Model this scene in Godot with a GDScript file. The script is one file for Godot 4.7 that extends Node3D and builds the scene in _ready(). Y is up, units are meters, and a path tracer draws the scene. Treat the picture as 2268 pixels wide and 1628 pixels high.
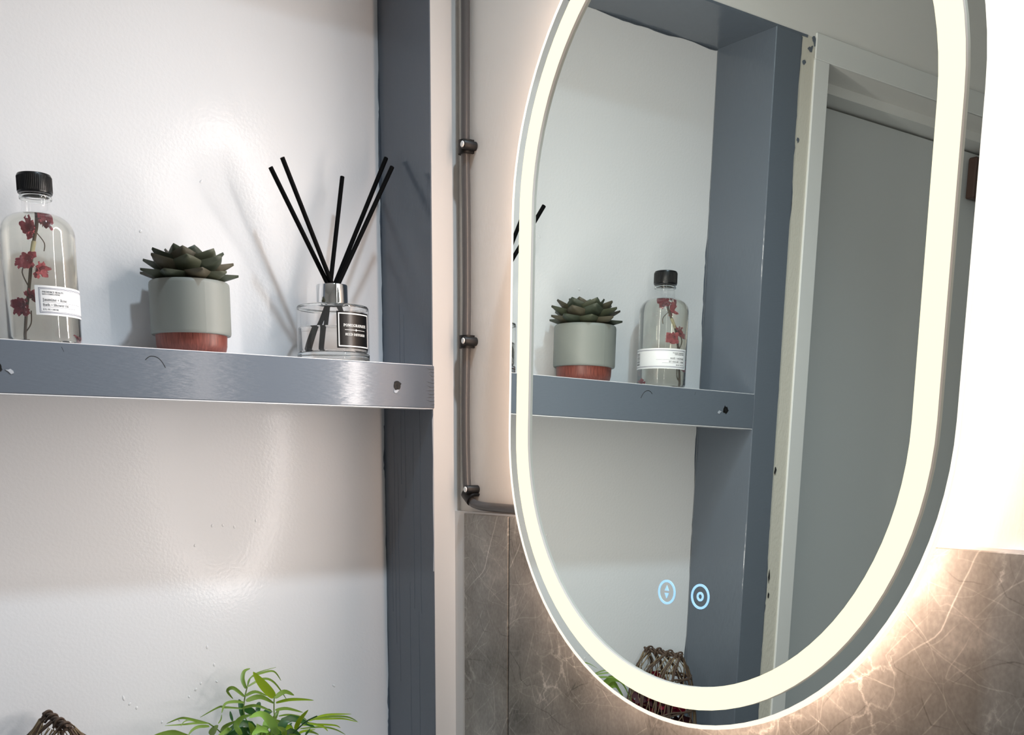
extends Node3D
# A bathroom corner: a painted niche with shelves in the left wall and a backlit pill mirror on the tiled wall beside it.
# The shelf top is the zero of the measured heights; SHELF lifts everything so that the floor lies at y = 0.
const SHELF := 1.57
const NICHE_DEPTH := 0.1024
const NICHE_NEAR := 0.0349      # jamb next to the mirror wall
const NICHE_FAR := 0.5305       # jamb next to the door
const STUD_END := 0.5775
const NICHE_TOP := 0.4527
const NICHE_BOTTOM := -0.95
const LOWER_SHELF := -0.487
const FASCIA := 0.046
const MIRROR_AT := Vector3(0.3886, 0.0279, 0.0384)
const CEILING := 1.04

var rng := RandomNumberGenerator.new()
var taken := {}
var M := {}

# ---------------------------------------------------------------- small helpers
func at(x: float, y: float, z: float) -> Vector3:
	return Vector3(x, y + SHELF, z)

func numbered(called: String) -> String:
	if not taken.has(called):
		taken[called] = 0
		return called
	taken[called] += 1
	return "%s_%03d" % [called, taken[called]]

func thing(called: String, label: String, category: String, place := Vector3.ZERO, group := "") -> Node3D:
	var o := Node3D.new()
	o.name = numbered(called)
	add_child(o, true)
	o.position = place
	tag(o, label, category, group)
	return o

func tag(o: Node, label: String, category: String, group := "") -> void:
	o.set_meta("label", label)
	o.set_meta("category", category)
	if group != "":
		o.set_meta("group", group)

func obj(called: String, mesh: Mesh, material: Material, parent: Node = null) -> MeshInstance3D:
	var o := MeshInstance3D.new()
	o.mesh = mesh
	o.material_override = material
	if parent == null:
		o.name = numbered(called)
		add_child(o, true)
	else:
		o.name = called
		parent.add_child(o, true)
	return o

func struct(called: String, mesh: Mesh, material: Material, label := "") -> MeshInstance3D:
	var o := obj(called, mesh, material)
	o.set_meta("kind", "structure")
	if label != "":
		o.set_meta("label", label)
	return o

func mat(called: String, color: Color, rough := 0.6, metal := 0.0) -> StandardMaterial3D:
	var m := StandardMaterial3D.new()
	m.resource_name = called
	m.albedo_color = color
	m.roughness = rough
	m.metallic = metal
	M[called] = m
	return m

func noise_texture(kind: int, frequency: float, octaves: int, seed_value: int, size := 512) -> NoiseTexture2D:
	var n := FastNoiseLite.new()
	n.noise_type = kind
	n.frequency = frequency
	n.fractal_octaves = octaves
	n.seed = seed_value
	var t := NoiseTexture2D.new()
	t.width = size
	t.height = size
	t.seamless = true
	t.noise = n
	t.as_normal_map = true
	t.bump_strength = 4.0
	return t

func relief(m: StandardMaterial3D, texture: Texture2D, strength: float, repeats: Vector3) -> void:
	m.normal_enabled = true
	m.normal_texture = texture
	m.normal_scale = strength
	m.uv1_triplanar = true
	m.uv1_world_triplanar = true
	m.uv1_scale = repeats

# ---------------------------------------------------------------- mesh builder (corners counter-clockwise seen from outside)
class Shape:
	var st := SurfaceTool.new()
	func _init() -> void:
		st.begin(Mesh.PRIMITIVE_TRIANGLES)
	func group(g: int) -> void:
		st.set_smooth_group(g)
	func tri(a: Vector3, b: Vector3, c: Vector3, ua := Vector2.ZERO, ub := Vector2.ZERO, uc := Vector2.ZERO) -> void:
		st.set_uv(ua); st.add_vertex(a)
		st.set_uv(uc); st.add_vertex(c)
		st.set_uv(ub); st.add_vertex(b)
	func quad(a: Vector3, b: Vector3, c: Vector3, d: Vector3, ua := Vector2.ZERO, ub := Vector2.ZERO, uc := Vector2.ZERO, ud := Vector2.ZERO) -> void:
		tri(a, b, c, ua, ub, uc)
		tri(a, c, d, ua, uc, ud)
	func box(lo: Vector3, hi: Vector3, c := 0.0) -> void:
		# a box with chamfered edges
		group(-1)
		var mid := (lo + hi) * 0.5
		var h := (hi - lo) * 0.5
		for axis in 3:
			for s: int in [-1, 1]:
				var u := (axis + 1) % 3
				var v := (axis + 2) % 3
				var p: Array[Vector3] = []
				for k: Array in [[-1, -1], [1, -1], [1, 1], [-1, 1]]:
					var q := Vector3.ZERO
					q[axis] = s * h[axis]
					q[u] = k[0] * (h[u] - c)
					q[v] = k[1] * (h[v] - c)
					p.append(mid + q)
				if s > 0:
					quad(p[0], p[1], p[2], p[3])
				else:
					quad(p[3], p[2], p[1], p[0])
		if c <= 0.0:
			return
		for axis in 3:
			var u := (axis + 1) % 3
			var v := (axis + 2) % 3
			for su: int in [-1, 1]:
				for sv: int in [-1, 1]:
					var p: Array[Vector3] = []
					for k: Array in [[-1, 0], [1, 0], [1, 1], [-1, 1]]:
						var q := Vector3.ZERO
						q[axis] = k[0] * (h[axis] - c)
						q[u] = su * (h[u] - (0.0 if k[1] == 0 else c))
						q[v] = sv * (h[v] - (c if k[1] == 0 else 0.0))
						p.append(mid + q)
					if su * sv > 0:
						quad(p[3], p[2], p[1], p[0])
					else:
						quad(p[0], p[1], p[2], p[3])
		for sx: int in [-1, 1]:
			for sy: int in [-1, 1]:
				for sz: int in [-1, 1]:
					var a := mid + Vector3(sx * h.x, sy * (h.y - c), sz * (h.z - c))
					var b := mid + Vector3(sx * (h.x - c), sy * h.y, sz * (h.z - c))
					var d := mid + Vector3(sx * (h.x - c), sy * (h.y - c), sz * h.z)
					if sx * sy * sz > 0:
						tri(a, b, d)
					else:
						tri(a, d, b)
	func lathe(profile: Array, seg := 48, centre := Vector3.ZERO) -> void:
		# profile of Vector2(radius, height), from the bottom axis round the outside to the top axis
		var g := 0
		for i in profile.size() - 1:
			var p: Vector2 = profile[i]
			var q: Vector2 = profile[i + 1]
			if i > 0:
				var before: Vector2 = p - profile[i - 1]
				if absf(before.angle_to(q - p)) > 0.62:
					g += 1
			group(g)
			for k in seg:
				var a0 := TAU * k / seg
				var a1 := TAU * (k + 1) / seg
				var d0 := Vector3(cos(a0), 0, -sin(a0))
				var d1 := Vector3(cos(a1), 0, -sin(a1))
				var y0 := Vector3(0, p.y, 0) + centre
				var y1 := Vector3(0, q.y, 0) + centre
				var u0 := Vector2(float(k) / seg, p.y)
				if p.x < 1e-6:
					tri(y0, y1 + d1 * q.x, y1 + d0 * q.x, u0, u0, u0)
				elif q.x < 1e-6:
					tri(y0 + d0 * p.x, y0 + d1 * p.x, y1, u0, u0, u0)
				else:
					quad(y0 + d0 * p.x, y0 + d1 * p.x, y1 + d1 * q.x, y1 + d0 * q.x)
	func tube(path: Array, radii: Array, seg := 10, flat := 1.0) -> void:
		group(0)
		var rings: Array = []
		var up := Vector3(0.31, 0.2, 0.93)
		for i in path.size():
			var here: Vector3 = path[i]
			var t: Vector3 = (path[mini(i + 1, path.size() - 1)] - path[maxi(i - 1, 0)])
			t = t.normalized()
			var n := (up - t * up.dot(t)).normalized()
			up = n
			var b := t.cross(n)
			var r: float = radii[i % radii.size()] if radii.size() > 1 else radii[0]
			var ring: Array[Vector3] = []
			for k in seg:
				var a := TAU * k / seg
				ring.append(here + n * cos(a) * r + b * sin(a) * r * flat)
			rings.append(ring)
		for i in path.size() - 1:
			for k in seg:
				var j := (k + 1) % seg
				quad(rings[i][k], rings[i][j], rings[i + 1][j], rings[i + 1][k])
		group(-1)
		var last := path.size() - 1
		for k in seg:
			var j := (k + 1) % seg
			tri(path[0], rings[0][j], rings[0][k])
			tri(path[last], rings[last][k], rings[last][j])
	func slab(outline: PackedVector2Array, lo: float, hi: float) -> void:
		# a polygon in the x-y plane, extruded along z from lo to hi
		group(-1)
		var poly := outline
		if Geometry2D.is_polygon_clockwise(poly):
			poly.reverse()
		var index := Geometry2D.triangulate_polygon(poly)
		for i in range(0, index.size(), 3):
			var a := poly[index[i]]
			var b := poly[index[i + 1]]
			var c := poly[index[i + 2]]
			if (b - a).cross(c - a) < 0:
				var s := b
				b = c
				c = s
			tri(Vector3(a.x, a.y, hi), Vector3(b.x, b.y, hi), Vector3(c.x, c.y, hi))
			tri(Vector3(a.x, a.y, lo), Vector3(c.x, c.y, lo), Vector3(b.x, b.y, lo))
		for i in poly.size():
			var a := poly[i]
			var b := poly[(i + 1) % poly.size()]
			quad(Vector3(a.x, a.y, lo), Vector3(b.x, b.y, lo), Vector3(b.x, b.y, hi), Vector3(a.x, a.y, hi))
	func band(outer: PackedVector2Array, inner: PackedVector2Array, lo: float, hi: float, faces := 7) -> void:
		# a closed band between two outlines with the same number of points; faces: 1 front, 2 sides, 4 back
		var n := outer.size()
		for i in n:
			var j := (i + 1) % n
			var oa := outer[i]
			var ob := outer[j]
			var ia := inner[i]
			var ib := inner[j]
			if faces & 1:
				group(-1)
				quad(Vector3(oa.x, oa.y, hi), Vector3(ob.x, ob.y, hi), Vector3(ib.x, ib.y, hi), Vector3(ia.x, ia.y, hi))
			if faces & 4:
				group(-1)
				quad(Vector3(oa.x, oa.y, lo), Vector3(ia.x, ia.y, lo), Vector3(ib.x, ib.y, lo), Vector3(ob.x, ob.y, lo))
			if faces & 2:
				group(1)
				quad(Vector3(oa.x, oa.y, lo), Vector3(ob.x, ob.y, lo), Vector3(ob.x, ob.y, hi), Vector3(oa.x, oa.y, hi))
				group(2)
				quad(Vector3(ib.x, ib.y, lo), Vector3(ia.x, ia.y, lo), Vector3(ia.x, ia.y, hi), Vector3(ib.x, ib.y, hi))
	func done() -> ArrayMesh:
		st.generate_normals()
		return st.commit()

func box_mesh(lo: Vector3, hi: Vector3, c := 0.0) -> ArrayMesh:
	var s := Shape.new()
	s.box(lo, hi, c)
	return s.done()

func lathe_mesh(profile: Array, seg := 48) -> ArrayMesh:
	var s := Shape.new()
	s.lathe(profile, seg)
	return s.done()

func tube_mesh(path: Array, radii: Array, seg := 10, flat := 1.0) -> ArrayMesh:
	var s := Shape.new()
	s.tube(path, radii, seg, flat)
	return s.done()

func smooth_path(points: Array, steps := 6) -> Array:
	# Catmull-Rom through the points
	var out: Array = []
	for i in points.size() - 1:
		var p0: Vector3 = points[maxi(i - 1, 0)]
		var p1: Vector3 = points[i]
		var p2: Vector3 = points[i + 1]
		var p3: Vector3 = points[mini(i + 2, points.size() - 1)]
		for k in steps:
			out.append(p1.cubic_interpolate(p2, p0, p3, float(k) / steps))
	out.append(points[points.size() - 1])
	return out

func pill(r: float, half: float, n := 48) -> PackedVector2Array:
	# outline of a pill: two half circles of radius r about (0, +half) and (0, -half), counter-clockwise
	var out := PackedVector2Array()
	for k in n + 1:
		var a := PI * k / n
		out.append(Vector2(cos(a) * r, half + sin(a) * r))
	for k in n + 1:
		var a := PI + PI * k / n
		out.append(Vector2(cos(a) * r, -half + sin(a) * r))
	return out

func letters(text: String, long: float, font: Font) -> ArrayMesh:
	# flat lettering of the given length, its left end at x = 0, its middle at y = 0
	var t := TextMesh.new()
	t.text = text
	t.font = font
	t.font_size = 64
	t.pixel_size = 0.0001
	t.depth = 0.0002
	t.curve_step = 1.0
	var arrays := t.get_mesh_arrays()
	var v: PackedVector3Array = arrays[Mesh.ARRAY_VERTEX]
	var lo := v[0]
	var hi := v[0]
	for p in v:
		lo = lo.min(p)
		hi = hi.max(p)
	var k := long / (hi.x - lo.x)
	for i in v.size():
		v[i] = Vector3((v[i].x - lo.x) * k, (v[i].y - (lo.y + hi.y) * 0.5) * k, v[i].z * 0.4 + 0.00004)
	arrays[Mesh.ARRAY_VERTEX] = v
	var a := ArrayMesh.new()
	a.add_surface_from_arrays(Mesh.PRIMITIVE_TRIANGLES, arrays)
	return a

func wrapped(flat: Array, radius: float, start: float, y: float) -> ArrayMesh:
	# meshes laid out flat in x-y, wound round an upright cylinder; x runs towards smaller angles
	var out := SurfaceTool.new()
	out.begin(Mesh.PRIMITIVE_TRIANGLES)
	for item: Array in flat:
		var arrays: Array = (item[0] as ArrayMesh).surface_get_arrays(0)
		var v: PackedVector3Array = arrays[Mesh.ARRAY_VERTEX]
		var index: PackedInt32Array = arrays[Mesh.ARRAY_INDEX] if arrays[Mesh.ARRAY_INDEX] != null else PackedInt32Array(range(v.size()))
		for i in index:
			var p := v[i] + (item[1] as Vector3)
			var a := start - p.x / radius
			var r := radius + p.z
			out.add_vertex(Vector3(cos(a) * r, p.y + y, sin(a) * r))
	out.generate_normals()
	return out.commit()

func rectangle(x0: float, y0: float, x1: float, y1: float, z := 0.0, pieces := 24) -> ArrayMesh:
	var s := Shape.new()
	s.group(-1)
	for k in pieces:
		var a := lerpf(x0, x1, float(k) / pieces)
		var b := lerpf(x0, x1, float(k + 1) / pieces)
		s.quad(Vector3(a, y0, z), Vector3(b, y0, z), Vector3(b, y1, z), Vector3(a, y1, z))
	return s.done()

func ragged(length: float, lo: float, hi: float, step: float, seed_value: int) -> PackedVector2Array:
	# a strip along y with one straight side at x = 0 and one uneven side between lo and hi
	var r := RandomNumberGenerator.new()
	r.seed = seed_value
	var out := PackedVector2Array()
	var y := 0.0
	out.append(Vector2(0, 0))
	out.append(Vector2(lerpf(lo, hi, 0.4), 0))
	var w := 0.4
	while y < length - step:
		y += step * r.randf_range(0.5, 1.4)
		w = clampf(w + r.randf_range(-0.35, 0.35), 0.0, 1.0)
		out.append(Vector2(lerpf(lo, hi, w * w), minf(y, length - 0.0005)))
	out.append(Vector2(0, length))
	return out

func blotch(r: float, seed_value: int, stretch := 1.0, n := 11) -> PackedVector2Array:
	var q := RandomNumberGenerator.new()
	q.seed = seed_value
	var out := PackedVector2Array()
	for k in n:
		var a := TAU * k / n
		var d := r * q.randf_range(0.28, 1.0)
		out.append(Vector2(cos(a) * d * stretch, sin(a) * d))
	return out

const PALM_LEAVES := [
	[[-0.055, -0.3405, 0.2399, -0.061, -0.3314, 0.2407, -0.067, -0.3242, 0.2358, -0.073, -0.3229, 0.2264], 0.00403, 0],
	[[-0.05, -0.3378, 0.2406, -0.056, -0.3325, 0.2199, -0.062, -0.3394, 0.2037, -0.068, -0.3617, 0.1867], 0.00233, 0],
	[[-0.045, -0.3512, 0.2127, -0.033, -0.3325, 0.2315, -0.021, -0.3165, 0.2461], 0.00941, 1],
	[[-0.06, -0.3377, 0.2357, -0.066, -0.3333, 0.2309, -0.072, -0.3282, 0.2183, -0.078, -0.3257, 0.1936], 0.00126, 0],
	[[-0.055, -0.3286, 0.2328, -0.061, -0.3272, 0.2203, -0.067, -0.3278, 0.2019, -0.073, -0.3403, 0.1906], 0.00215, 0],
	[[-0.05, -0.3478, 0.2444, -0.056, -0.3386, 0.2536, -0.062, -0.3423, 0.2578, -0.068, -0.353, 0.2495], 0.00359, 0],
	[[-0.06, -0.3497, 0.2391, -0.066, -0.3478, 0.2247, -0.072, -0.355, 0.2085], 0.00323, 0],
	[[-0.05, -0.3539, 0.2094, -0.056, -0.3497, 0.1951, -0.062, -0.3562, 0.1808], 0.00502, 0],
	[[-0.045, -0.358, 0.2105, -0.033, -0.3538, 0.2014, -0.021, -0.3525, 0.1915, -0.009, -0.3523, 0.1838], 0.00305, 1],
	[[-0.05, -0.353, 0.2427, -0.056, -0.3518, 0.2236, -0.062, -0.3626, 0.2046], 0.0052, 0],
	[[-0.045, -0.3529, 0.2477, -0.033, -0.3483, 0.264, -0.021, -0.347, 0.2782, -0.009, -0.3529, 0.2871], 0.00323, 0],
	[[-0.055, -0.3618, 0.2447, -0.061, -0.3594, 0.2618, -0.067, -0.3598, 0.2668, -0.073, -0.3694, 0.2852], 0.00215, 0],
	[[-0.048, -0.3593, 0.2476, -0.036, -0.3563, 0.2368, -0.024, -0.3625, 0.2244], 0.00305, 0],
	[[-0.05, -0.3673, 0.2095, -0.056, -0.3687, 0.1928, -0.062, -0.3769, 0.1708], 0.00323, 0],
	[[-0.06, -0.3768, 0.2011, -0.066, -0.3784, 0.1862, -0.072, -0.3843, 0.1681, -0.078, -0.3907, 0.1581], 0.00197, 0],
	[[-0.04, -0.3893, 0.1913, -0.028, -0.3759, 0.1908, -0.016, -0.3636, 0.187], 0.00484, 1],
	[[-0.055, -0.386, 0.1675, -0.061, -0.3833, 0.1424, -0.067, -0.3881, 0.1072], 0.00233, 1],
	[[-0.05, -0.3839, 0.1658, -0.056, -0.3847, 0.1399, -0.062, -0.3895, 0.1154, -0.068, -0.3978, 0.0992], 0.00215, 0],
	[[-0.045, -0.3824, 0.1663, -0.033, -0.3818, 0.1468, -0.021, -0.381, 0.1397, -0.009, -0.3833, 0.1308], 0.00179, 1],
	[[-0.06, -0.391, 0.1733, -0.066, -0.3943, 0.1507, -0.072, -0.3997, 0.1264, -0.078, -0.4053, 0.1158], 0.00197, 1],
	[[-0.05, -0.3919, 0.1804, -0.056, -0.3953, 0.1507, -0.062, -0.4021, 0.1308, -0.068, -0.4115, 0.1149], 0.00179, 0],
	[[-0.04, -0.3838, 0.177, -0.028, -0.3869, 0.165, -0.016, -0.3903, 0.1643], 0.00233, 1],
	[[-0.05, -0.3719, 0.2845, -0.056, -0.365, 0.3045, -0.062, -0.3651, 0.312, -0.068, -0.3701, 0.3234], 0.00215, 0],
	[[-0.045, -0.3702, 0.2874, -0.033, -0.3655, 0.3046, -0.021, -0.3621, 0.3223, -0.009, -0.3578, 0.3462], 0.00197, 0],
	[[-0.04, -0.3684, 0.2966, -0.028, -0.3604, 0.3125, -0.016, -0.3583, 0.324, -0.004, -0.3596, 0.3321], 0.00143, 0],
	[[-0.04, -0.3722, 0.2886, -0.028, -0.3686, 0.3041, -0.016, -0.3681, 0.3158, -0.004, -0.3696, 0.3249], 0.00341, 0],
	[[-0.028, -0.3888, 0.2178, -0.016, -0.37, 0.2313, -0.004, -0.3585, 0.2477, 0.008, -0.3575, 0.265], 0.00897, 2],
	[[-0.03, -0.3834, 0.2585, -0.018, -0.3699, 0.2677, -0.006, -0.3599, 0.2661, 0.006, -0.3553, 0.2613], 0.00592, 2],
	[[-0.07, -0.3732, 0.221, -0.076, -0.3654, 0.217, -0.082, -0.3632, 0.2132], 0.00502, 3],
	[[-0.065, -0.3775, 0.2166, -0.071, -0.3731, 0.2087, -0.077, -0.3743, 0.201], 0.00717, 3],
	[[-0.07, -0.3746, 0.2386, -0.076, -0.3628, 0.2374, -0.082, -0.3574, 0.237], 0.00538, 3],
	[[-0.068, -0.364, 0.239, -0.074, -0.3714, 0.226, -0.08, -0.3782, 0.2187], 0.00753, 3],
	[[-0.06, -0.3752, 0.2545, -0.066, -0.37, 0.2535, -0.072, -0.3668, 0.2518], 0.00269, 3],
	[[-0.05, -0.389, 0.2404, -0.056, -0.3811, 0.2393, -0.062, -0.3759, 0.2383], 0.00359, 3],
	[[-0.04, -0.3881, 0.2391, -0.028, -0.3765, 0.2469, -0.016, -0.3676, 0.2556], 0.00592, 0],
	[[-0.04, -0.3882, 0.2324, -0.028, -0.3801, 0.2338, -0.016, -0.3771, 0.2326], 0.00628, 2],
	[[-0.05, -0.3816, 0.2139, -0.056, -0.3762, 0.207, -0.062, -0.368, 0.1988], 0.00448, 0],
	[[-0.06, -0.3898, 0.1956, -0.066, -0.3861, 0.1966, -0.072, -0.3853, 0.1967], 0.00538, 3],
	[[-0.05, -0.3961, 0.1906, -0.056, -0.3905, 0.1915, -0.062, -0.3903, 0.1947], 0.00681, 1],
	[[-0.06, -0.3962, 0.1837, -0.066, -0.3906, 0.1846, -0.072, -0.3895, 0.1796], 0.00269, 3],
	[[-0.04, -0.3816, 0.2882, -0.028, -0.3736, 0.2873, -0.016, -0.3667, 0.2884], 0.00717, 0],
	[[-0.045, -0.3842, 0.2734, -0.033, -0.3737, 0.2743, -0.021, -0.3655, 0.2653], 0.00448, 0],
	[[-0.035, -0.381, 0.2756, -0.023, -0.3753, 0.2741, -0.011, -0.3718, 0.2763], 0.00502, 2],
	[[-0.06, -0.3758, 0.2705, -0.066, -0.3731, 0.265, -0.072, -0.3692, 0.2614], 0.00126, 0],
	[[-0.05, -0.3979, 0.1847, -0.056, -0.3969, 0.1735, -0.062, -0.3986, 0.156], 0.00251, 1],
	[[-0.045, -0.3985, 0.177, -0.033, -0.3916, 0.1788, -0.021, -0.3859, 0.1827], 0.00215, 3],
	[[-0.05, -0.3965, 0.1744, -0.056, -0.3993, 0.1633, -0.062, -0.405, 0.152], 0.00251, 0],
	[[-0.07, -0.3934, 0.2443, -0.076, -0.387, 0.2452, -0.082, -0.3835, 0.2444], 0.00448, 3],
	[[-0.07, -0.3988, 0.2062, -0.076, -0.3934, 0.1992, -0.082, -0.3906, 0.1932], 0.00538, 3],
	[[-0.035, -0.3918, 0.2067, -0.023, -0.3837, 0.2142, -0.011, -0.3761, 0.2263], 0.00628, 0],
	[[-0.03, -0.3746, 0.2701, -0.018, -0.3752, 0.2807, -0.006, -0.3775, 0.2966], 0.00448, 0],
	[[-0.02, -0.3805, 0.2327, -0.008, -0.3761, 0.2475, 0.004, -0.3771, 0.2613], 0.00717, 2],
	[[-0.03, -0.3921, 0.2042, -0.018, -0.3921, 0.2003, -0.006, -0.3978, 0.1947], 0.00448, 0],
	[[-0.04, -0.398, 0.285, -0.033, -0.3786, 0.3189, -0.037, -0.3744, 0.3329, -0.041, -0.3818, 0.3554, -0.045, -0.4092, 0.378], 0.0085, 0],
	[[-0.042, -0.405, 0.3, -0.037, -0.3823, 0.3333, -0.041, -0.3925, 0.3513, -0.045, -0.4081, 0.3667], 0.009, 0],
]
const PALM_STEMS := [
	[[-0.056, -0.3716, 0.2418, -0.062, -0.3555, 0.2394, -0.068, -0.3417, 0.2328, -0.074, -0.335, 0.2269], 0.0009, 0],
	[[-0.05, -0.3839, 0.2111, -0.056, -0.3667, 0.2081, -0.062, -0.3552, 0.2045], 0.0009, 0],
	[[-0.048, -0.3997, 0.1958, -0.036, -0.3933, 0.1974, -0.024, -0.3785, 0.1869, -0.012, -0.3708, 0.1789], 0.00143, 3],
	[[-0.046, -0.394, 0.2641, -0.034, -0.3765, 0.2813, -0.022, -0.3651, 0.2956], 0.00108, 0],
]

# ---------------------------------------------------------------- materials
const GREY := Color(0.39, 0.42, 0.46)      # one tin of grey gloss for the post, the sides, the top and the shelf fronts

func make_materials() -> void:
	var peel := noise_texture(FastNoiseLite.TYPE_SIMPLEX_SMOOTH, 0.035, 3, 3)
	var streak := noise_texture(FastNoiseLite.TYPE_SIMPLEX_SMOOTH, 0.05, 4, 11)
	var niche := mat("gloss_white_paint", Color(0.885, 0.888, 0.895), 0.15)
	niche.metallic_specular = 0.25
	relief(niche, peel, 0.1, Vector3(11, 11, 11))
	var wall := mat("wall_paint", Color(0.885, 0.875, 0.86), 0.55)
	wall.metallic_specular = 0.35
	var lit_wall := mat("lit_wall_paint", Color(0.945, 0.93, 0.905), 0.55)  # cream wall paint lightened in place of backlight falling on this wall
	lit_wall.metallic_specular = 0.35
	relief(lit_wall, streak, 0.1, Vector3(14, 1.6, 14))
	mat("plain_paint", Color(0.87, 0.87, 0.86), 0.5)
	mat("ceiling_paint", Color(0.9, 0.9, 0.89), 0.8)
	var cream := mat("old_cream_paint", Color(0.83, 0.81, 0.76), 0.45)
	relief(cream, peel, 0.35, Vector3(16, 5, 16))
	var grey_along := mat("grey_gloss_along", GREY, 0.19)
	grey_along.metallic_specular = 0.5
	relief(grey_along, streak, 0.05, Vector3(2.0, 22, 2.0))
	var grey_up := mat("grey_gloss_up", GREY, 0.1)
	grey_up.metallic_specular = 0.5
	relief(grey_up, streak, 0.12, Vector3(16, 1.2, 16))
	mat("white_edge", Color(0.86, 0.86, 0.87), 0.4)
	mat("grout", Color(0.9, 0.89, 0.88), 0.75)
	mat("floor_tile", Color(0.78, 0.78, 0.77), 0.45)
	var mirror := mat("mirror_silver", Color(0.86, 0.893, 0.88), 0.0, 1.0)
	mirror.metallic_specular = 0.5
	mat("housing_white", Color(0.9, 0.9, 0.9), 0.5)
	glowing("ring_glow", Color(1.0, 0.975, 0.85), 1.12)
	M.ring_glow.albedo_color = Color(0.45, 0.44, 0.42)
	glowing("acrylic_side", Color(1.0, 0.9, 0.83), 0.22)
	glowing("rim_glow", Color(1.0, 0.97, 0.9), 1.0)
	glowing("strip_glow", Color(1.0, 0.86, 0.76), 3.0)
	glowing("icon_glow", Color(0.52, 0.8, 1.0), 0.95)
	glowing("bulb_glow", Color(1.0, 0.99, 0.98), 6.0)
	mat("cable_sheath", Color(0.34, 0.335, 0.335), 0.3)
	mat("clip_black", Color(0.035, 0.033, 0.035), 0.5)
	mat("nail_steel", Color(0.97, 0.97, 0.96), 0.5, 0.0)
	mat("screw_black", Color(0.06, 0.06, 0.065), 0.35, 0.4)
	mat("hole_dark", Color(0.07, 0.075, 0.085), 0.8)
	mat("flake_white", Color(0.66, 0.68, 0.71), 0.6)
	# bottle
	clear("bottle_glass", Color(1, 1, 1, 0.03), false, 0.0)
	clear("bath_oil", Color(0.99, 0.985, 0.945, 0.0), true, 0.042)
	clear("clear_oil", Color(0.995, 0.985, 0.97, 0.0), true, 0.042)
	clear("solid_glass", Color(0.985, 0.995, 0.99, 0.0), true, 0.05)
	mat("cap_black", Color(0.035, 0.037, 0.045), 0.3)
	mat("paper_label", Color(0.93, 0.93, 0.93), 0.55)
	mat("label_ink", Color(0.16, 0.16, 0.19), 0.6)
	mat("label_rule", Color(0.47, 0.48, 0.55), 0.6)
	leafy("dried_pink", Color(0.74, 0.33, 0.37), 0.6, Color(0.5, 0.2, 0.22))
	leafy("dried_rose", Color(0.62, 0.21, 0.26), 0.6, Color(0.4, 0.12, 0.15))
	mat("dried_stem", Color(0.34, 0.27, 0.19), 0.7)
	mat("pale_stem", Color(0.72, 0.68, 0.54), 0.7)
	# potted succulent
	mat("grey_stoneware", Color(0.49, 0.505, 0.485), 0.5)
	var wood := mat("red_brown_wood", Color(1, 1, 1), 0.42)
	wood.albedo_texture = wood_picture()
	wood.uv1_triplanar = true
	wood.uv1_scale = Vector3(12, 12, 12)
	for k in 3:
		var c: Color = [Color(0.27, 0.29, 0.225), Color(0.23, 0.26, 0.21), Color(0.3, 0.285, 0.23)][k]
		mat("succulent_%d" % k, c, 0.55)
	mat("soil", Color(0.14, 0.11, 0.09), 0.95)
	# reed diffuser
	mat("chrome", Color(0.86, 0.87, 0.88), 0.06, 1.0)
	mat("reed_black", Color(0.02, 0.02, 0.022), 0.7).metallic_specular = 0.2
	mat("label_black", Color(0.035, 0.03, 0.032), 0.3)
	mat("label_white", Color(0.93, 0.93, 0.92), 0.5)
	# palm
	leafy("palm_0", Color(0.4, 0.5, 0.2), 0.42, Color(0.38, 0.48, 0.12))
	leafy("palm_1", Color(0.5, 0.6, 0.13), 0.42, Color(0.55, 0.65, 0.1))
	leafy("palm_2", Color(0.47, 0.62, 0.28), 0.42, Color(0.42, 0.55, 0.16))
	leafy("palm_3", Color(0.13, 0.29, 0.11), 0.45, Color(0.15, 0.35, 0.08))
	mat("white_pot", Color(0.85, 0.85, 0.83), 0.35)
	# basket
	mat("twig_brown", Color(0.3, 0.235, 0.19), 0.75)
	mat("wire_brown", Color(0.47, 0.4, 0.3), 0.65)
	leafy("petal_red", Color(0.52, 0.06, 0.2), 0.6, Color(0.3, 0.02, 0.08))
	leafy("petal_dark", Color(0.22, 0.06, 0.1), 0.7, Color(0.1, 0.02, 0.03))
	mat("seed_cream", Color(0.8, 0.72, 0.55), 0.7)
	# door
	mat("door_paint", Color(0.8, 0.81, 0.81), 0.4)
	mat("brown_wood", Color(0.3, 0.22, 0.19), 0.5)
	mat("black_metal", Color(0.04, 0.04, 0.045), 0.4, 0.3)
	# marble-look tile
	var tile := mat("stone_tile", Color(1, 1, 1), 0.34)
	tile.albedo_texture = stone_picture(1280)

func glowing(called: String, color: Color, power: float) -> void:
	var m := mat(called, Color(0.9, 0.88, 0.85), 0.6)
	m.emission_enabled = true
	m.emission = color
	m.emission_energy_multiplier = power

func clear(called: String, color: Color, solid: bool, bend: float) -> void:
	var m := mat(called, color, 0.0)
	m.transparency = BaseMaterial3D.TRANSPARENCY_ALPHA
	if solid:
		m.refraction_enabled = true
		m.refraction_scale = bend

func leafy(called: String, color: Color, rough: float, through: Color) -> void:
	var m := mat(called, color, rough)
	m.backlight_enabled = true
	m.backlight = through
	m.cull_mode = BaseMaterial3D.CULL_DISABLED

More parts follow.
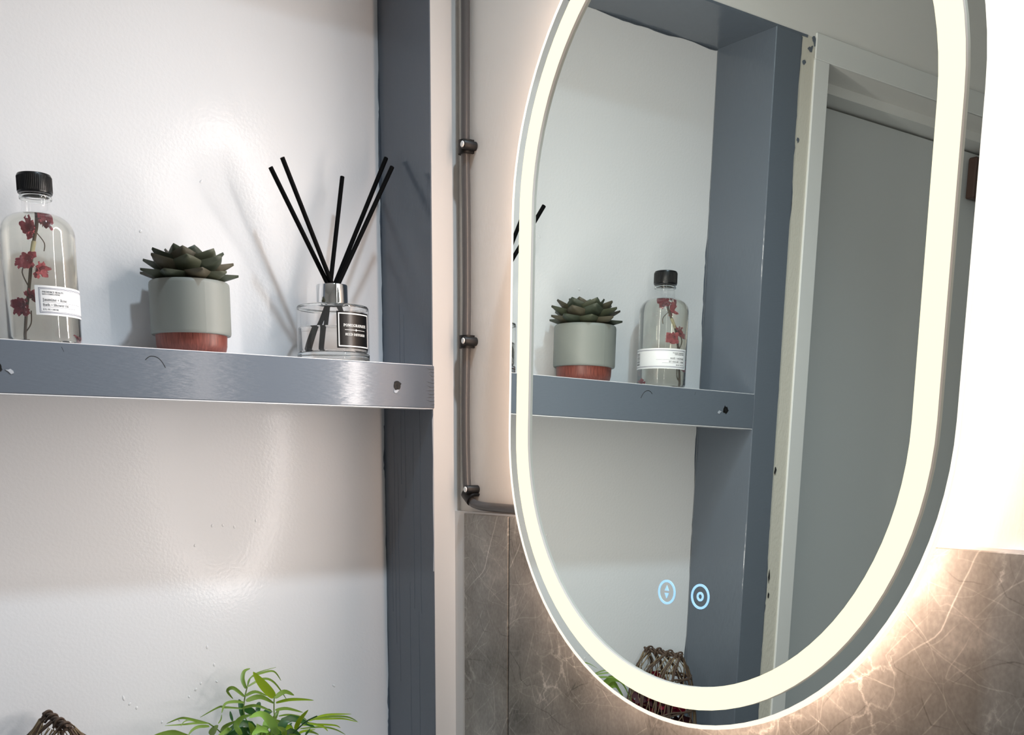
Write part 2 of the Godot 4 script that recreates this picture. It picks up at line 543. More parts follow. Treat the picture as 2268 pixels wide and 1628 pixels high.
func wood_picture() -> ImageTexture:
	var n := FastNoiseLite.new()
	n.seed = 21
	n.frequency = 0.011
	n.fractal_octaves = 3
	var size := 256
	var im := Image.create(size, size, false, Image.FORMAT_RGB8)
	for y in size:
		for x in size:
			var g := n.get_noise_2d(x * 4.5, y * 0.35)
			var ring := 0.5 + 0.5 * sin((x * 0.42 + g * 16.0))
			var f := n.get_noise_2d(x * 22.0, y * 1.2)
			var t := clampf(0.55 + 0.28 * (ring - 0.5) + 0.5 * f, 0.0, 1.0)
			im.set_pixel(x, y, Color(0.32, 0.14, 0.115).lerp(Color(0.6, 0.335, 0.28), t))
	return ImageTexture.create_from_image(im)

func stone_picture(size: int) -> ImageTexture:
	# grey-brown marble print: cloudy ground, pale webbed veins, thin dark cracks
	var cloud := FastNoiseLite.new()
	cloud.seed = 5
	cloud.frequency = 0.0042
	cloud.fractal_octaves = 6
	cloud.fractal_gain = 0.58
	cloud.domain_warp_enabled = true
	cloud.domain_warp_amplitude = 45.0
	cloud.domain_warp_frequency = 0.006
	var web := FastNoiseLite.new()
	web.seed = 17
	web.noise_type = FastNoiseLite.TYPE_CELLULAR
	web.cellular_return_type = FastNoiseLite.RETURN_DISTANCE2_SUB
	web.cellular_jitter = 1.0
	web.frequency = 0.019
	web.fractal_type = FastNoiseLite.FRACTAL_NONE
	web.domain_warp_enabled = true
	web.domain_warp_amplitude = 40.0
	web.domain_warp_frequency = 0.012
	var where := FastNoiseLite.new()
	where.seed = 9
	where.frequency = 0.0035
	var grain := FastNoiseLite.new()
	grain.seed = 31
	grain.frequency = 0.11
	grain.fractal_octaves = 3
	var v := PackedFloat32Array()
	v.resize(size * size)
	for y in size:
		for x in size:
			var c := cloud.get_noise_2d(x, y)
			var w := where.get_noise_2d(x, y)
			var e := 1.0 - clampf((web.get_noise_2d(x, y) + 1.0) * 6.0, 0.0, 1.0)
			v[y * size + x] = 0.4 + 0.34 * c + 0.1 * grain.get_noise_2d(x * 1.0, y * 0.7) + e * e * clampf(w * 2.6 + 0.25, 0.0, 1.0) * 0.4
	var r := RandomNumberGenerator.new()
	r.seed = 77
	for k in 1000:
		var dark := k % 4 == 0
		var p := Vector2(r.randf() * size, r.randf() * size)
		var a: float = [0.9, 2.0, 2.5, 0.35][r.randi() % 4] + r.randfn(0.0, 0.28)
		var steps := int(r.randf_range(40, 260 if not dark else 150))
		var strength := (r.randf_range(0.08, 0.34) if not dark else -r.randf_range(0.1, 0.34))
		var thick := r.randf_range(0.7, 1.3)
		if r.randf() < 0.05 and not dark:
			strength = 0.38
			thick = 1.5
		for i in steps:
			a += r.randfn(0.0, 0.03)
			if r.randf() < 0.02:
				a += r.randfn(0.0, 0.7)
			p += Vector2(cos(a), sin(a)) * 1.3
			var fade := sin(PI * i / steps)
			var reach := int(ceil(thick))
			for dy in range(-reach, reach + 1):
				for dx in range(-reach, reach + 1):
					var x := posmod(int(p.x) + dx, size)
					var y := posmod(int(p.y) + dy, size)
					var q := clampf(1.0 - (Vector2(int(p.x) + dx, int(p.y) + dy) - p).length() / (thick + 0.4), 0.0, 1.0)
					v[y * size + x] += strength * fade * q * 0.75
	var im := Image.create(size, size, false, Image.FORMAT_RGB8)
	var ramp := Gradient.new()
	ramp.offsets = PackedFloat32Array([0.0, 0.3, 0.5, 0.75, 1.0])
	ramp.colors = PackedColorArray([Color(0.3, 0.295, 0.28), Color(0.53, 0.515, 0.49), Color(0.62, 0.605, 0.58), Color(0.77, 0.75, 0.72), Color(0.93, 0.915, 0.89)])
	for y in size:
		for x in size:
			im.set_pixel(x, y, ramp.sample(clampf(v[y * size + x], 0.0, 1.0)))
	return ImageTexture.create_from_image(im)

# ---------------------------------------------------------------- the room
func strip_on_wall(outline: PackedVector2Array, origin: Vector3, across: Vector3, up: Vector3, thick: float) -> ArrayMesh:
	# a thin film of paint: an outline laid on a surface spanned by across and up
	var s := Shape.new()
	s.slab(outline, 0.0, thick)
	var flat := s.done()
	var out := SurfaceTool.new()
	out.begin(Mesh.PRIMITIVE_TRIANGLES)
	out.append_from(flat, 0, Transform3D(Basis(across, up, across.cross(up)), origin))
	return out.commit()

func build_room() -> void:
	var top := CEILING
	var low := -SHELF
	# left wall: the pieces round the niche and the doorway
	var s := Shape.new()
	s.box(at(-0.16, low, -0.12), at(0, top, NICHE_NEAR))
	s.box(at(-0.16, NICHE_TOP, NICHE_NEAR), at(0, top, 0.605))
	s.box(at(-0.16, low, NICHE_NEAR), at(0, NICHE_BOTTOM, 0.605))
	s.box(at(-0.16, 0.4274, 0.605), at(0, top, 1.42))
	s.box(at(-0.16, low, 1.395), at(0, 0.4274, 2.3))
	var left := struct("wall_left", s.done(), M.wall_paint, "white painted wall with the niche and the doorway in it")
	# mirror wall with its tiles
	var wall := struct("wall_mirror", box_mesh(at(-0.16, low, -0.12), at(1.85, top, 0)), M.lit_wall_paint, "cream painted wall above grey marble-look tiles")
	var tile_top := -0.1577
	obj("grout", box_mesh(at(0.0, low, 0), at(1.7, tile_top + 0.0022, 0.0072)), M.grout, wall)
	var rows := [[tile_top, tile_top - 0.6], [tile_top - 0.602, tile_top - 1.202], [tile_top - 1.204, low]]
	var columns := [[0.0205, 0.1025], [0.1045, 0.7045], [0.7065, 1.3065], [1.3085, 1.7]]
	for row: Array in rows:
		for c: Array in columns:
			var t := Shape.new()
			var lo := at(c[0], row[1], 0.001)
			var hi := at(c[1], row[0], 0.0092)
			var shift := Vector2(0.47 if c[0] < 0.05 else 0.0, 0.0)
			t.group(-1)
			var b := 0.0007
			var f: Array[Vector3] = [Vector3(lo.x + b, lo.y + b, hi.z), Vector3(hi.x - b, lo.y + b, hi.z), Vector3(hi.x - b, hi.y - b, hi.z), Vector3(lo.x + b, hi.y - b, hi.z)]
			var g: Array[Vector3] = [Vector3(lo.x, lo.y, hi.z - b), Vector3(hi.x, lo.y, hi.z - b), Vector3(hi.x, hi.y, hi.z - b), Vector3(lo.x, hi.y, hi.z - b)]
			var uv: Array[Vector2] = []
			for p in f:
				uv.append(Vector2(p.x - lo.x + shift.x, hi.y - p.y) / 0.6005)
			t.quad(f[0], f[1], f[2], f[3], uv[0], uv[1], uv[2], uv[3])
			for k in 4:
				var j := (k + 1) % 4
				t.quad(g[k], g[j], f[j], f[k], uv[k], uv[j], uv[j], uv[k])
				t.quad(Vector3(g[k].x, g[k].y, lo.z), Vector3(g[j].x, g[j].y, lo.z), g[j], g[k], uv[k], uv[j], uv[j], uv[k])
			obj("tile", t.done(), M.stone_tile, wall)
	struct("wall_right", box_mesh(at(1.7, low, 0), at(1.85, top, 2.3)), M.plain_paint)
	struct("wall_back", box_mesh(at(-0.16, low, 2.3), at(1.85, top, 2.45)), M.plain_paint)
	struct("floor", box_mesh(at(-0.16, low - 0.1, -0.12), at(1.85, low, 2.45)), M.floor_tile)
	struct("ceiling", box_mesh(at(-0.16, top, -0.12), at(1.85, top + 0.1, 2.45)), M.ceiling_paint)
	# the niche
	struct("wall_niche", box_mesh(at(-0.16, NICHE_BOTTOM, NICHE_NEAR), at(-NICHE_DEPTH, NICHE_TOP, STUD_END)), M.gloss_white_paint, "glossy white back of the niche behind the shelves")
	var jamb := struct("trim_1", box_mesh(at(-NICHE_DEPTH, NICHE_BOTTOM, NICHE_NEAR), at(-0.0004, NICHE_TOP, NICHE_NEAR + 0.0012)), M.grey_gloss_up, "dark grey glossy side of the niche beside the mirror wall")
	var stud := struct("trim_2", box_mesh(at(-NICHE_DEPTH, NICHE_BOTTOM, NICHE_FAR), at(0.0008, NICHE_TOP, STUD_END), 0.0008), M.grey_gloss_up, "grey painted post at the door end of the niche")
	obj("post_face", box_mesh(at(0.0, NICHE_BOTTOM, NICHE_FAR + 0.0006), at(0.0012, NICHE_TOP - 0.003, STUD_END - 0.0006), 0.0002), M.grey_gloss_along, stud)
	var soffit := struct("trim_3", box_mesh(at(-NICHE_DEPTH, NICHE_TOP - 0.003, NICHE_NEAR), at(0.0006, NICHE_TOP, STUD_END + 0.012)), M.grey_gloss_along, "grey painted top of the niche")
	var cream := struct("trim_4", box_mesh(at(-0.16, NICHE_BOTTOM, STUD_END), at(-0.0004, NICHE_TOP, 0.605)), M.old_cream_paint, "chipped cream strip between the grey post and the door frame")
	# uneven brushed edges of the grey paint on the white wall and on the cream strip
	obj("paint_edge", strip_on_wall(ragged(NICHE_TOP + 0.002, 0.0003, 0.0024, 0.006, 3), at(-NICHE_DEPTH, 0, NICHE_NEAR + 0.001), Vector3(0, 0, 1), Vector3.UP, -0.0003), M.grey_gloss_up, jamb)
	obj("paint_edge", strip_on_wall(ragged(0.42, 0.0003, 0.0022, 0.005, 4), at(-NICHE_DEPTH, -0.48, NICHE_NEAR + 0.001), Vector3(0, 0, 1), Vector3.UP, -0.0003), M.grey_gloss_up, jamb)
	obj("paint_edge", strip_on_wall(ragged(0.93, 0.0002, 0.003, 0.008, 5), at(-NICHE_DEPTH, -0.48, NICHE_FAR), Vector3(0, 0, -1), Vector3.UP, 0.0003), M.grey_gloss_up, stud)
	obj("paint_edge", strip_on_wall(ragged(0.93, 0.0002, 0.0028, 0.007, 6), at(-0.0004, -0.48, STUD_END), Vector3(0, 0, 1), Vector3.UP, -0.0004), M.grey_gloss_up, stud)
	obj("paint_edge", strip_on_wall(ragged(0.5, 0.0002, 0.003, 0.012, 7), at(-NICHE_DEPTH, NICHE_TOP - 0.003, NICHE_NEAR), Vector3(0, -1, 0), Vector3(0, 0, 1), 0.0003), M.grey_gloss_along, soffit)
	# bare slivers and chips
	obj("paint_sliver", strip_on_wall(ragged(0.17, 0.0006, 0.003, 0.02, 8), at(-0.0002, -0.222, NICHE_NEAR + 0.0002), Vector3(0, 0, 1), Vector3.UP, -0.0003), M.flake_white, jamb)
	for c: Array in [[0.437, 0.597, 0.009, 12, 0.8], [0.449, 0.602, 0.008, 13, 1.2], [0.42, 0.586, 0.004, 14, 1.0], [0.325, 0.583, 0.004, 15, 1.0], [-0.1, 0.5815, 0.0075, 16, 0.35], [-0.245, 0.5825, 0.012, 17, 0.22], [-0.27, 0.584, 0.006, 18, 0.3]]:
		obj("paint_chip", strip_on_wall(blotch(c[2], c[3], c[4]), at(0.0001, c[0], c[1]), Vector3(0, 0, -1), Vector3.UP, 0.0004), M.hole_dark if c[3] > 15 else M.grey_gloss_up, cream)
	# brush ridges standing on the painted side of the niche
	for k in 9:
		var x := -0.09 + 0.0082 * k + rng.randf_range(-0.002, 0.002)
		var y0 := rng.randf_range(-0.47, 0.0)
		var path: Array = []
		var n := 9
		var long := rng.randf_range(0.12, 0.3)
		for i in n + 1:
			path.append(at(x + rng.randf_range(-0.0005, 0.0005), minf(y0 + long * i / n, 0.44), NICHE_NEAR + 0.0011))
		obj("brush_ridge", tube_mesh(path, [0.0004], 5, 0.8), M.grey_gloss_up, jamb)
	# runs and nibs in the white gloss
	var niche := get_node("wall_niche")
	for c: Array in [[-0.345, 0.355, 5], [-0.352, 0.349, 2], [-0.357, 0.342, 1], [-0.376, 0.316, 1], [-0.376, 0.297, 1], [-0.376, 0.289, 1], [-0.352, 0.285, 1], [-0.345, 0.277, 1], [-0.339, 0.271, 1], [-0.339, 0.253, 1], [-0.3, 0.262, 3], [-0.32, 0.255, 2], [-0.17, 0.25, 1], [-0.17, 0.238, 1], [-0.172, 0.225, 1], [-0.166, 0.2, 2], [-0.19, 0.27, 1], [-0.36, 0.11, 3], [0.12, 0.31, 1], [0.08, 0.235, 4], [0.07, 0.23, 3], [0.175, 0.245, 3]]:
		var drop := SphereMesh.new()
		drop.radius = 0.0013 + 0.0004 * rng.randf()
		drop.height = drop.radius * (2.2 + 0.8 * float(c[2] - 1) * 0.4)
		drop.radial_segments = 12
		drop.rings = 6
		var o := obj("paint_nib", drop, M.gloss_white_paint, niche)
		o.position = at(-NICHE_DEPTH, c[0], c[1])
		o.basis = Basis(Vector3.RIGHT, rng.randf_range(-0.9, 0.9)) * Basis.from_scale(Vector3(0.35, 1, 0.8))

func build_door() -> void:
	var root := Node3D.new()
	root.name = "door_1"
	root.set_meta("kind", "structure")
	root.set_meta("label", "plain pale grey door in a white frame beside the niche")
	add_child(root, true)
	obj("door_leaf", box_mesh(at(-0.121, -SHELF + 0.005, 0.645), at(-0.081, 0.411, 1.383), 0.001), M.door_paint, root)
	var f := Shape.new()
	f.box(at(-0.135, 0.4145, 0.633), at(-0.0486, 0.4274, 1.395))
	f.box(at(-0.135, -SHELF, 0.633), at(-0.0486, 0.4145, 0.642))
	f.box(at(-0.135, -SHELF, 1.386), at(-0.0486, 0.4145, 1.395))
	obj("door_frame", f.done(), M.plain_paint, root)
	obj("added_back_panel", box_mesh(at(-0.155, -SHELF, 0.636), at(-0.1215, 0.4274, 1.392)), M.plain_paint, root)  # unseen panel added behind the leaf so that the gap stays dark
	var l := Shape.new()
	l.box(at(-0.05, -SHELF, 0.605), at(0.0022, 0.4274, 0.633), 0.0008)
	l.box(at(-0.002, 0.4274, 0.605), at(0.0022, 0.459, 1.42), 0.0008)
	obj("architrave", l.done(), M.plain_paint, root)
	var h := thing("door_hanger", "brown wooden rail with black straps hooked over the door", "hanger", at(-0.081, 0.411, 1.15))
	obj("rail", box_mesh(Vector3(0.003, -0.072, -0.08), Vector3(0.018, -0.01, 0.08), 0.002), M.brown_wood, h)
	for z: float in [-0.035, 0.05]:
		var s := Shape.new()
		s.box(Vector3(0.0, -0.088, z - 0.006), Vector3(0.003, 0.0016, z + 0.006))
		s.box(Vector3(-0.041, 0.0, z - 0.006), Vector3(0.003, 0.0016, z + 0.006))
		s.box(Vector3(0.003, -0.088, z - 0.006), Vector3(0.03, -0.074, z + 0.006))
		obj("strap", s.done(), M.black_metal, h)

func build_lamp() -> void:
	var t := thing("ceiling_lamp", "small round recessed ceiling downlight above the mirror", "lamp", at(0.585, CEILING, 0.195))
	obj("trim_ring", lathe_mesh([Vector2(0.036, -0.002), Vector2(0.043, -0.006), Vector2(0.048, -0.004), Vector2(0.05, 0), Vector2(0.036, 0)]), M.housing_white, t)
	obj("lens", lathe_mesh([Vector2(0, -0.004), Vector2(0.03, -0.0035), Vector2(0.036, -0.002), Vector2(0.036, 0), Vector2(0, 0)]), M.bulb_glow, t)
	var light := SpotLight3D.new()
	light.name = "lamp_light"
	light.light_color = Color(0.86, 0.94, 1.0)
	light.light_energy = LAMP_ENERGY
	light.light_size = 0.03
	light.spot_range = 8.0
	light.spot_attenuation = 2.0
	light.spot_angle = 53.0
	light.spot_angle_attenuation = 1.0
	light.shadow_enabled = true
	light.position = Vector3(0, -0.036, 0)
	light.rotation = Vector3(-PI / 2, 0, 0)
	t.add_child(light)

# ---------------------------------------------------------------- the mirror
func build_mirror() -> void:
	var t := thing("led_mirror", "pill-shaped wall mirror with a glowing warm light band and backlight", "mirror", at(MIRROR_AT.x, MIRROR_AT.y, MIRROR_AT.z))
	var n := Vector3(-0.0135, 0.0124, 1.0).normalized()
	var right := (Vector3.RIGHT - n * n.x).normalized()
	t.basis = Basis(right, n.cross(right), n)
	var half := 0.1
	var r := 0.25
	var rim := 0.0038
	var s := Shape.new()
	s.slab(pill(r - rim, half), -0.004, 0.0)
	obj("glass", s.done(), M.mirror_silver, t)
	# polished edge of the glass, lit through from behind
	s = Shape.new()
	var o := pill(r, half)
	var i := pill(r - rim, half)
	var e := pill(r - 0.0006, half)
	for k in o.size():
		var j := (k + 1) % o.size()
		s.group(-1)
		s.quad(Vector3(e[k].x, e[k].y, 0.0), Vector3(e[j].x, e[j].y, 0.0), Vector3(i[j].x, i[j].y, 0.0), Vector3(i[k].x, i[k].y, 0.0))
		s.quad(Vector3(o[k].x, o[k].y, -0.0006), Vector3(o[j].x, o[j].y, -0.0006), Vector3(e[j].x, e[j].y, 0.0), Vector3(e[k].x, e[k].y, 0.0))
		s.quad(Vector3(o[k].x, o[k].y, -0.0045), Vector3(o[j].x, o[j].y, -0.0045), Vector3(o[j].x, o[j].y, -0.0006), Vector3(o[k].x, o[k].y, -0.0006))
		s.quad(Vector3(o[k].x, o[k].y, -0.0045), Vector3(i[k].x, i[k].y, -0.0045), Vector3(i[j].x, i[j].y, -0.0045), Vector3(o[j].x, o[j].y, -0.0045))
	obj("glass_edge", s.done(), M.rim_glow, t)
	s = Shape.new()
	s.slab(pill(r - rim, half), -0.0046, -0.0041)
	obj("backing", s.done(), M.housing_white, t)
	# frosted light band
	var out_r := r - 0.0165
	var in_r := out_r - 0.0192
	s = Shape.new()
	s.band(pill(out_r, half), pill(in_r, half), 0.0, 0.0026, 1)
	var band := obj("light_band", s.done(), M.ring_glow, t)
	s = Shape.new()
	s.band(pill(out_r, half), pill(in_r, half), 0.0, 0.0026, 2)
	obj("band_side", s.done(), M.acrylic_side, band)
	# housing behind the glass with the strip that lights the wall
	s = Shape.new()
	s.slab(pill(r - 0.0925, half), -0.029, -0.0047)
	obj("housing", s.done(), M.housing_white, t)
	s = Shape.new()
	s.band(pill(r - 0.028, half), pill(r - 0.035, half), -0.0062, -0.0047, 7)
	obj("led_strip", s.done(), M.strip_glow, t)
	# touch buttons
	for side: int in [0, 1]:
		var b := Node3D.new()
		b.name = "touch_button"
		t.add_child(b, true)
		b.set_meta("label", "glowing blue dimmer button with up and down arrows" if side == 0 else "glowing blue round power button")
		b.position = Vector3([-0.0159, 0.0237][side], -0.2371, 0.0)
		s = Shape.new()
		s.band(circle(0.0105), circle(0.0085), 0.0, 0.0003, 7)
		obj("button_ring", s.done(), M.icon_glow, b)
		s = Shape.new()
		if side == 0:
			s.slab(PackedVector2Array([Vector2(-0.0025, 0.0012), Vector2(0.0025, 0.0012), Vector2(0, 0.0058)]), 0.0, 0.0003)
			s.slab(PackedVector2Array([Vector2(-0.0025, -0.0008), Vector2(0, -0.0054), Vector2(0.0025, -0.0008)]), 0.0, 0.0003)
		else:
			s.band(circle(0.0039), circle(0.002), 0.0, 0.0003, 7)
		obj("button_symbol", s.done(), M.icon_glow, b)
	# lights of the band (facing the room) and of the strip (facing outwards behind the glass)
	var mid := (out_r + in_r) * 0.5
	strip_lights(t, mid, half, 0.0042, true, 0.0185, BAND_ENERGY, Color(1.0, 0.96, 0.935), "band_light")
	strip_lights(t, r - 0.0305, half, -0.0086, false, 0.0046, HALO_ENERGY, Color(1.0, 0.865, 0.775), "back_light", 0.7)

func circle(r: float, n := 32) -> PackedVector2Array:
	var out := PackedVector2Array()
	for k in n:
		out.append(Vector2(cos(TAU * k / n), sin(TAU * k / n)) * r)
	return out

func strip_lights(parent: Node3D, r: float, half: float, z: float, front: bool, wide: float, energy: float, color: Color, called: String, lean := 0.0) -> void:
	var spots: Array = []
	for sx: int in [-1, 1]:
		spots.append([Vector2(sx * r, 0), Vector2(sx, 0), half * 2.0])
	var n := 7
	for end: int in [-1, 1]:
		for k in n:
			var a := PI * (k + 0.5) / n * end
			spots.append([Vector2(cos(a) * r, end * half + sin(a) * r), Vector2(cos(a), sin(a)), PI * r / n])
	var total := 0.0
	for p: Array in spots:
		total += p[2]
	for p: Array in spots:
		var l := AreaLight3D.new()
		l.name = called
		l.light_color = color
		l.area_normalize_energy = true
		l.light_energy = energy * p[2] / total
		l.shadow_enabled = true
		l.area_range = 6.0
		l.area_attenuation = 2.0
		var away: Vector2 = p[1]
		var along := Vector3(-away.y, away.x, 0)
		var outward := Vector3(away.x, away.y, 0)
		parent.add_child(l, true)
		l.position = Vector3(p[0].x, p[0].y, z)
		l.area_size = Vector2(p[2], wide)
		if front:
			l.basis = Basis(along, outward * -1.0, Vector3(0, 0, -1)) if along.cross(outward * -1.0).z < 0 else Basis(along, outward, Vector3(0, 0, -1))
		else:
			# light leaves along -z of the node
			var zb := (Vector3(0, 0, lean) - outward).normalized()
			l.basis = Basis(along, zb.cross(along), zb)

# ---------------------------------------------------------------- shelves
func build_shelf(called: String, label: String, y: float, marks: bool) -> void:
	var t := thing(called, label, "shelf", at(0, y, 0))
	obj("board", box_mesh(Vector3(-NICHE_DEPTH, -0.014, NICHE_NEAR + 0.0012), Vector3(-0.0195, 0, NICHE_FAR)), M.white_edge, t)
	var f := obj("fascia", box_mesh(Vector3(-0.0195, -FASCIA + 0.0008, NICHE_NEAR - 0.001), Vector3(0.0012, -0.0006, NICHE_FAR), 0.0007), M.grey_gloss_along, t)
	obj("top_edge", box_mesh(Vector3(-0.0195, -0.0006, NICHE_NEAR + 0.0012), Vector3(0.0006, 0, NICHE_FAR)), M.white_edge, t)
	obj("bottom_edge", box_mesh(Vector3(-0.0195, -FASCIA, NICHE_NEAR + 0.0012), Vector3(0.0008, -FASCIA + 0.0008, NICHE_FAR)), M.white_edge, t)
	for z: float in [0.081, 0.478]:
		var h := Node3D.new()
		h.name = "screw"
		t.add_child(h, true)
		h.position = Vector3(0.0012, -0.0235, z)
		h.rotation = Vector3(0, PI / 2, 0)
		var s := Shape.new()
		s.slab(blotch(0.0062, 40 + int(z * 100), 1.0, 14), 0.0, 0.0002)
		obj("screw_hole", s.done(), M.hole_dark, h)
		s = Shape.new()
		s.band(circle(0.0041, 20), circle(0.0008, 20), 0.0, 0.0006, 7)
		obj("screw_head", s.done(), M.screw_black, h)
		s = Shape.new()
		s.box(Vector3(-0.0028, -0.0005, 0.0), Vector3(0.0028, 0.0005, 0.0008))
		s.box(Vector3(-0.0005, -0.0028, 0.0), Vector3(0.0005, 0.0028, 0.0008))
		obj("cross_slot", s.done(), M.hole_dark, h)
		s = Shape.new()
		s.slab(blotch(0.003, 60 + int(z * 100), 1.6, 9), 0.0, 0.0006)
		var fl := obj("paint_flake", s.done(), M.flake_white, h)
		fl.position = Vector3(-0.001 if z < 0.2 else 0.0105, -0.005 if z < 0.2 else -0.003, 0.0)
	if marks:
		var path: Array = []
		for p: Array in [[-0.011, 0.349], [-0.0085, 0.3462], [-0.0074, 0.343], [-0.0082, 0.338], [-0.0114, 0.334], [-0.017, 0.3305]]:
			path.append(Vector3(0.00115, p[0], p[1]))
		obj("hair_mark", tube_mesh(smooth_path(path, 5), [0.00035], 5), M.hole_dark, t)
		obj("hair_mark", tube_mesh([Vector3(0.0011, -0.004, 0.423), Vector3(0.0011, -0.006, 0.422), Vector3(0.0011, -0.008, 0.4212)], [0.00022], 5), M.hole_dark, t)
	# torn paint where the front meets the wall
	for k in 11:
		var y0 := -0.004 - 0.0037 * k
		var long := rng.randf_range(0.003, 0.011)
		obj("paint_ridge", tube_mesh([Vector3(0.0012, y0, NICHE_NEAR - 0.0006), Vector3(0.0013, y0 + rng.randf_range(-0.0008, 0.0012), NICHE_NEAR + long * 0.5), Vector3(0.0012, y0 + rng.randf_range(-0.001, 0.002), NICHE_NEAR + long)], [0.0004, 0.0005, 0.0001], 5), M.grey_gloss_along, f)

# ---------------------------------------------------------------- cable and clips
func build_cable() -> void:
	var path: Array = []
	for p: Array in [[0.0205, 1.03, 0.006], [0.021, 0.6, 0.006], [0.0212, 0.4, 0.0058], [0.0212, 0.3, 0.006], [0.0208, 0.22, 0.006], [0.0215, 0.14, 0.0055], [0.0222, 0.075, 0.0058], [0.0212, 0.02, 0.006], [0.0192, -0.045, 0.0058], [0.0205, -0.105, 0.006], [0.0235, -0.134, 0.006], [0.031, -0.1445, 0.006], [0.048, -0.1485, 0.006], [0.08, -0.1495, 0.006], [0.13, -0.1495, 0.006], [0.19, -0.146, 0.006]]:
		path.append(at(p[0], p[1], p[2]))
	var c := obj("power_cable", tube_mesh(smooth_path(path, 5), [0.0047], 14), M.cable_sheath)
	tag(c, "grey round cable running down the wall corner to the mirror", "cable")
	var labels := ["black plastic cable clip with bright nail, the upper one on the corner cable", "black plastic cable clip with bright nail, level with the shelf front", "black plastic cable clip holding the cable bend just above the tiles"]
	for k in 3:
		var y: float = [0.2195, 0.0245, -0.139][k]
		var x: float = [0.0209, 0.0213, 0.0285][k]
		var t := thing("cable_clip", labels[k], "cable clip", at(x, y, 0), "clips on the mirror cable")
		if k == 2:
			t.rotation.z = 0.95
		var half := 0.0066
		var s := Shape.new()
		var prof: Array[Vector2] = []
		var inner: Array[Vector2] = []
		for i in 13:
			var a := PI * i / 12.0
			prof.append(Vector2(cos(a) * 0.0078, 0.006 + sin(a) * 0.0078))
			inner.append(Vector2(cos(a) * 0.0049, 0.006 + sin(a) * 0.0049))
		prof.push_front(Vector2(0.0078, 0.0002))
		inner.push_front(Vector2(0.0049, 0.0002))
		prof.append(Vector2(-0.0078, 0.0002))
		inner.append(Vector2(-0.0049, 0.0002))
		for i in prof.size() - 1:
			var a := prof[i]
			var b := prof[i + 1]
			var c0 := inner[i]
			var d := inner[i + 1]
			s.group(1)
			s.quad(Vector3(a.x, half, a.y), Vector3(a.x, -half, a.y), Vector3(b.x, -half, b.y), Vector3(b.x, half, b.y))
			s.group(2)
			s.quad(Vector3(c0.x, -half, c0.y), Vector3(c0.x, half, c0.y), Vector3(d.x, half, d.y), Vector3(d.x, -half, d.y))
			s.group(-1)
			s.quad(Vector3(a.x, half, a.y), Vector3(b.x, half, b.y), Vector3(d.x, half, d.y), Vector3(c0.x, half, c0.y))
			s.quad(Vector3(a.x, -half, a.y), Vector3(c0.x, -half, c0.y), Vector3(d.x, -half, d.y), Vector3(b.x, -half, b.y))
		obj("saddle", s.done(), M.clip_black, t)
		s = Shape.new()
		s.tube([Vector3(0.0095, 0, 0.0002), Vector3(0.0095, 0, 0.0155), Vector3(0.0095, 0, 0.0162)], [0.0045, 0.0045, 0.0038], 16)
		obj("nail_sleeve", s.done(), M.clip_black, t)
		s = Shape.new()
		s.tube([Vector3(0.0095, 0, 0.0155), Vector3(0.0095, 0, 0.0168), Vector3(0.0095, 0, 0.0172)], [0.003, 0.003, 0.0024], 16)
		obj("nail", s.done(), M.nail_steel, t)

# ---------------------------------------------------------------- things on the shelf
func petal_shape(s: Shape, centre: Vector3, along: Vector3, side: Vector3, long: float, wide: float, cup: float) -> void:
	var up := along.cross(side).normalized()
	s.group(0)
	var rows := 5
	var grid: Array = []
	for i in rows + 1:
		var f := float(i) / rows
		var w := wide * pow(sin(PI * clampf(f * 0.86 + 0.08, 0.0, 1.0)), 0.75)
		var line: Array[Vector3] = []
		for k in 3:
			var g := float(k - 1)
			var ruffle := sin(f * 11.0 + k * 2.6 + long * 900.0) * long * 0.13
			line.append(centre + along * long * f + side * g * w + up * (cup * long * (f * f + 0.5 * g * g) + ruffle))
		grid.append(line)
	for i in rows:
		for k in 2:
			s.quad(grid[i][k], grid[i][k + 1], grid[i + 1][k + 1], grid[i + 1][k])

func blossom(parent: Node3D, centre: Vector3, size: float, count: int, seed_value: int, material: Material, face: Vector3) -> void:
	var r := RandomNumberGenerator.new()
	r.seed = seed_value
	var s := Shape.new()
	var axis := face.normalized()
	var u := axis.cross(Vector3(0.3, 0.9, 0.2)).normalized()
	var v := axis.cross(u)
	for k in count:
		var a := TAU * k / count + r.randf_range(-0.35, 0.35)
		var out := (u * cos(a) + v * sin(a))
		var along := (out + axis * r.randf_range(0.2, 1.0)).normalized()
		petal_shape(s, centre + out * size * 0.06, along, along.cross(axis).normalized(), size * r.randf_range(0.7, 1.1), size * r.randf_range(0.24, 0.4), r.randf_range(-0.2, 0.45))
	obj("flower", s.done(), material, parent)

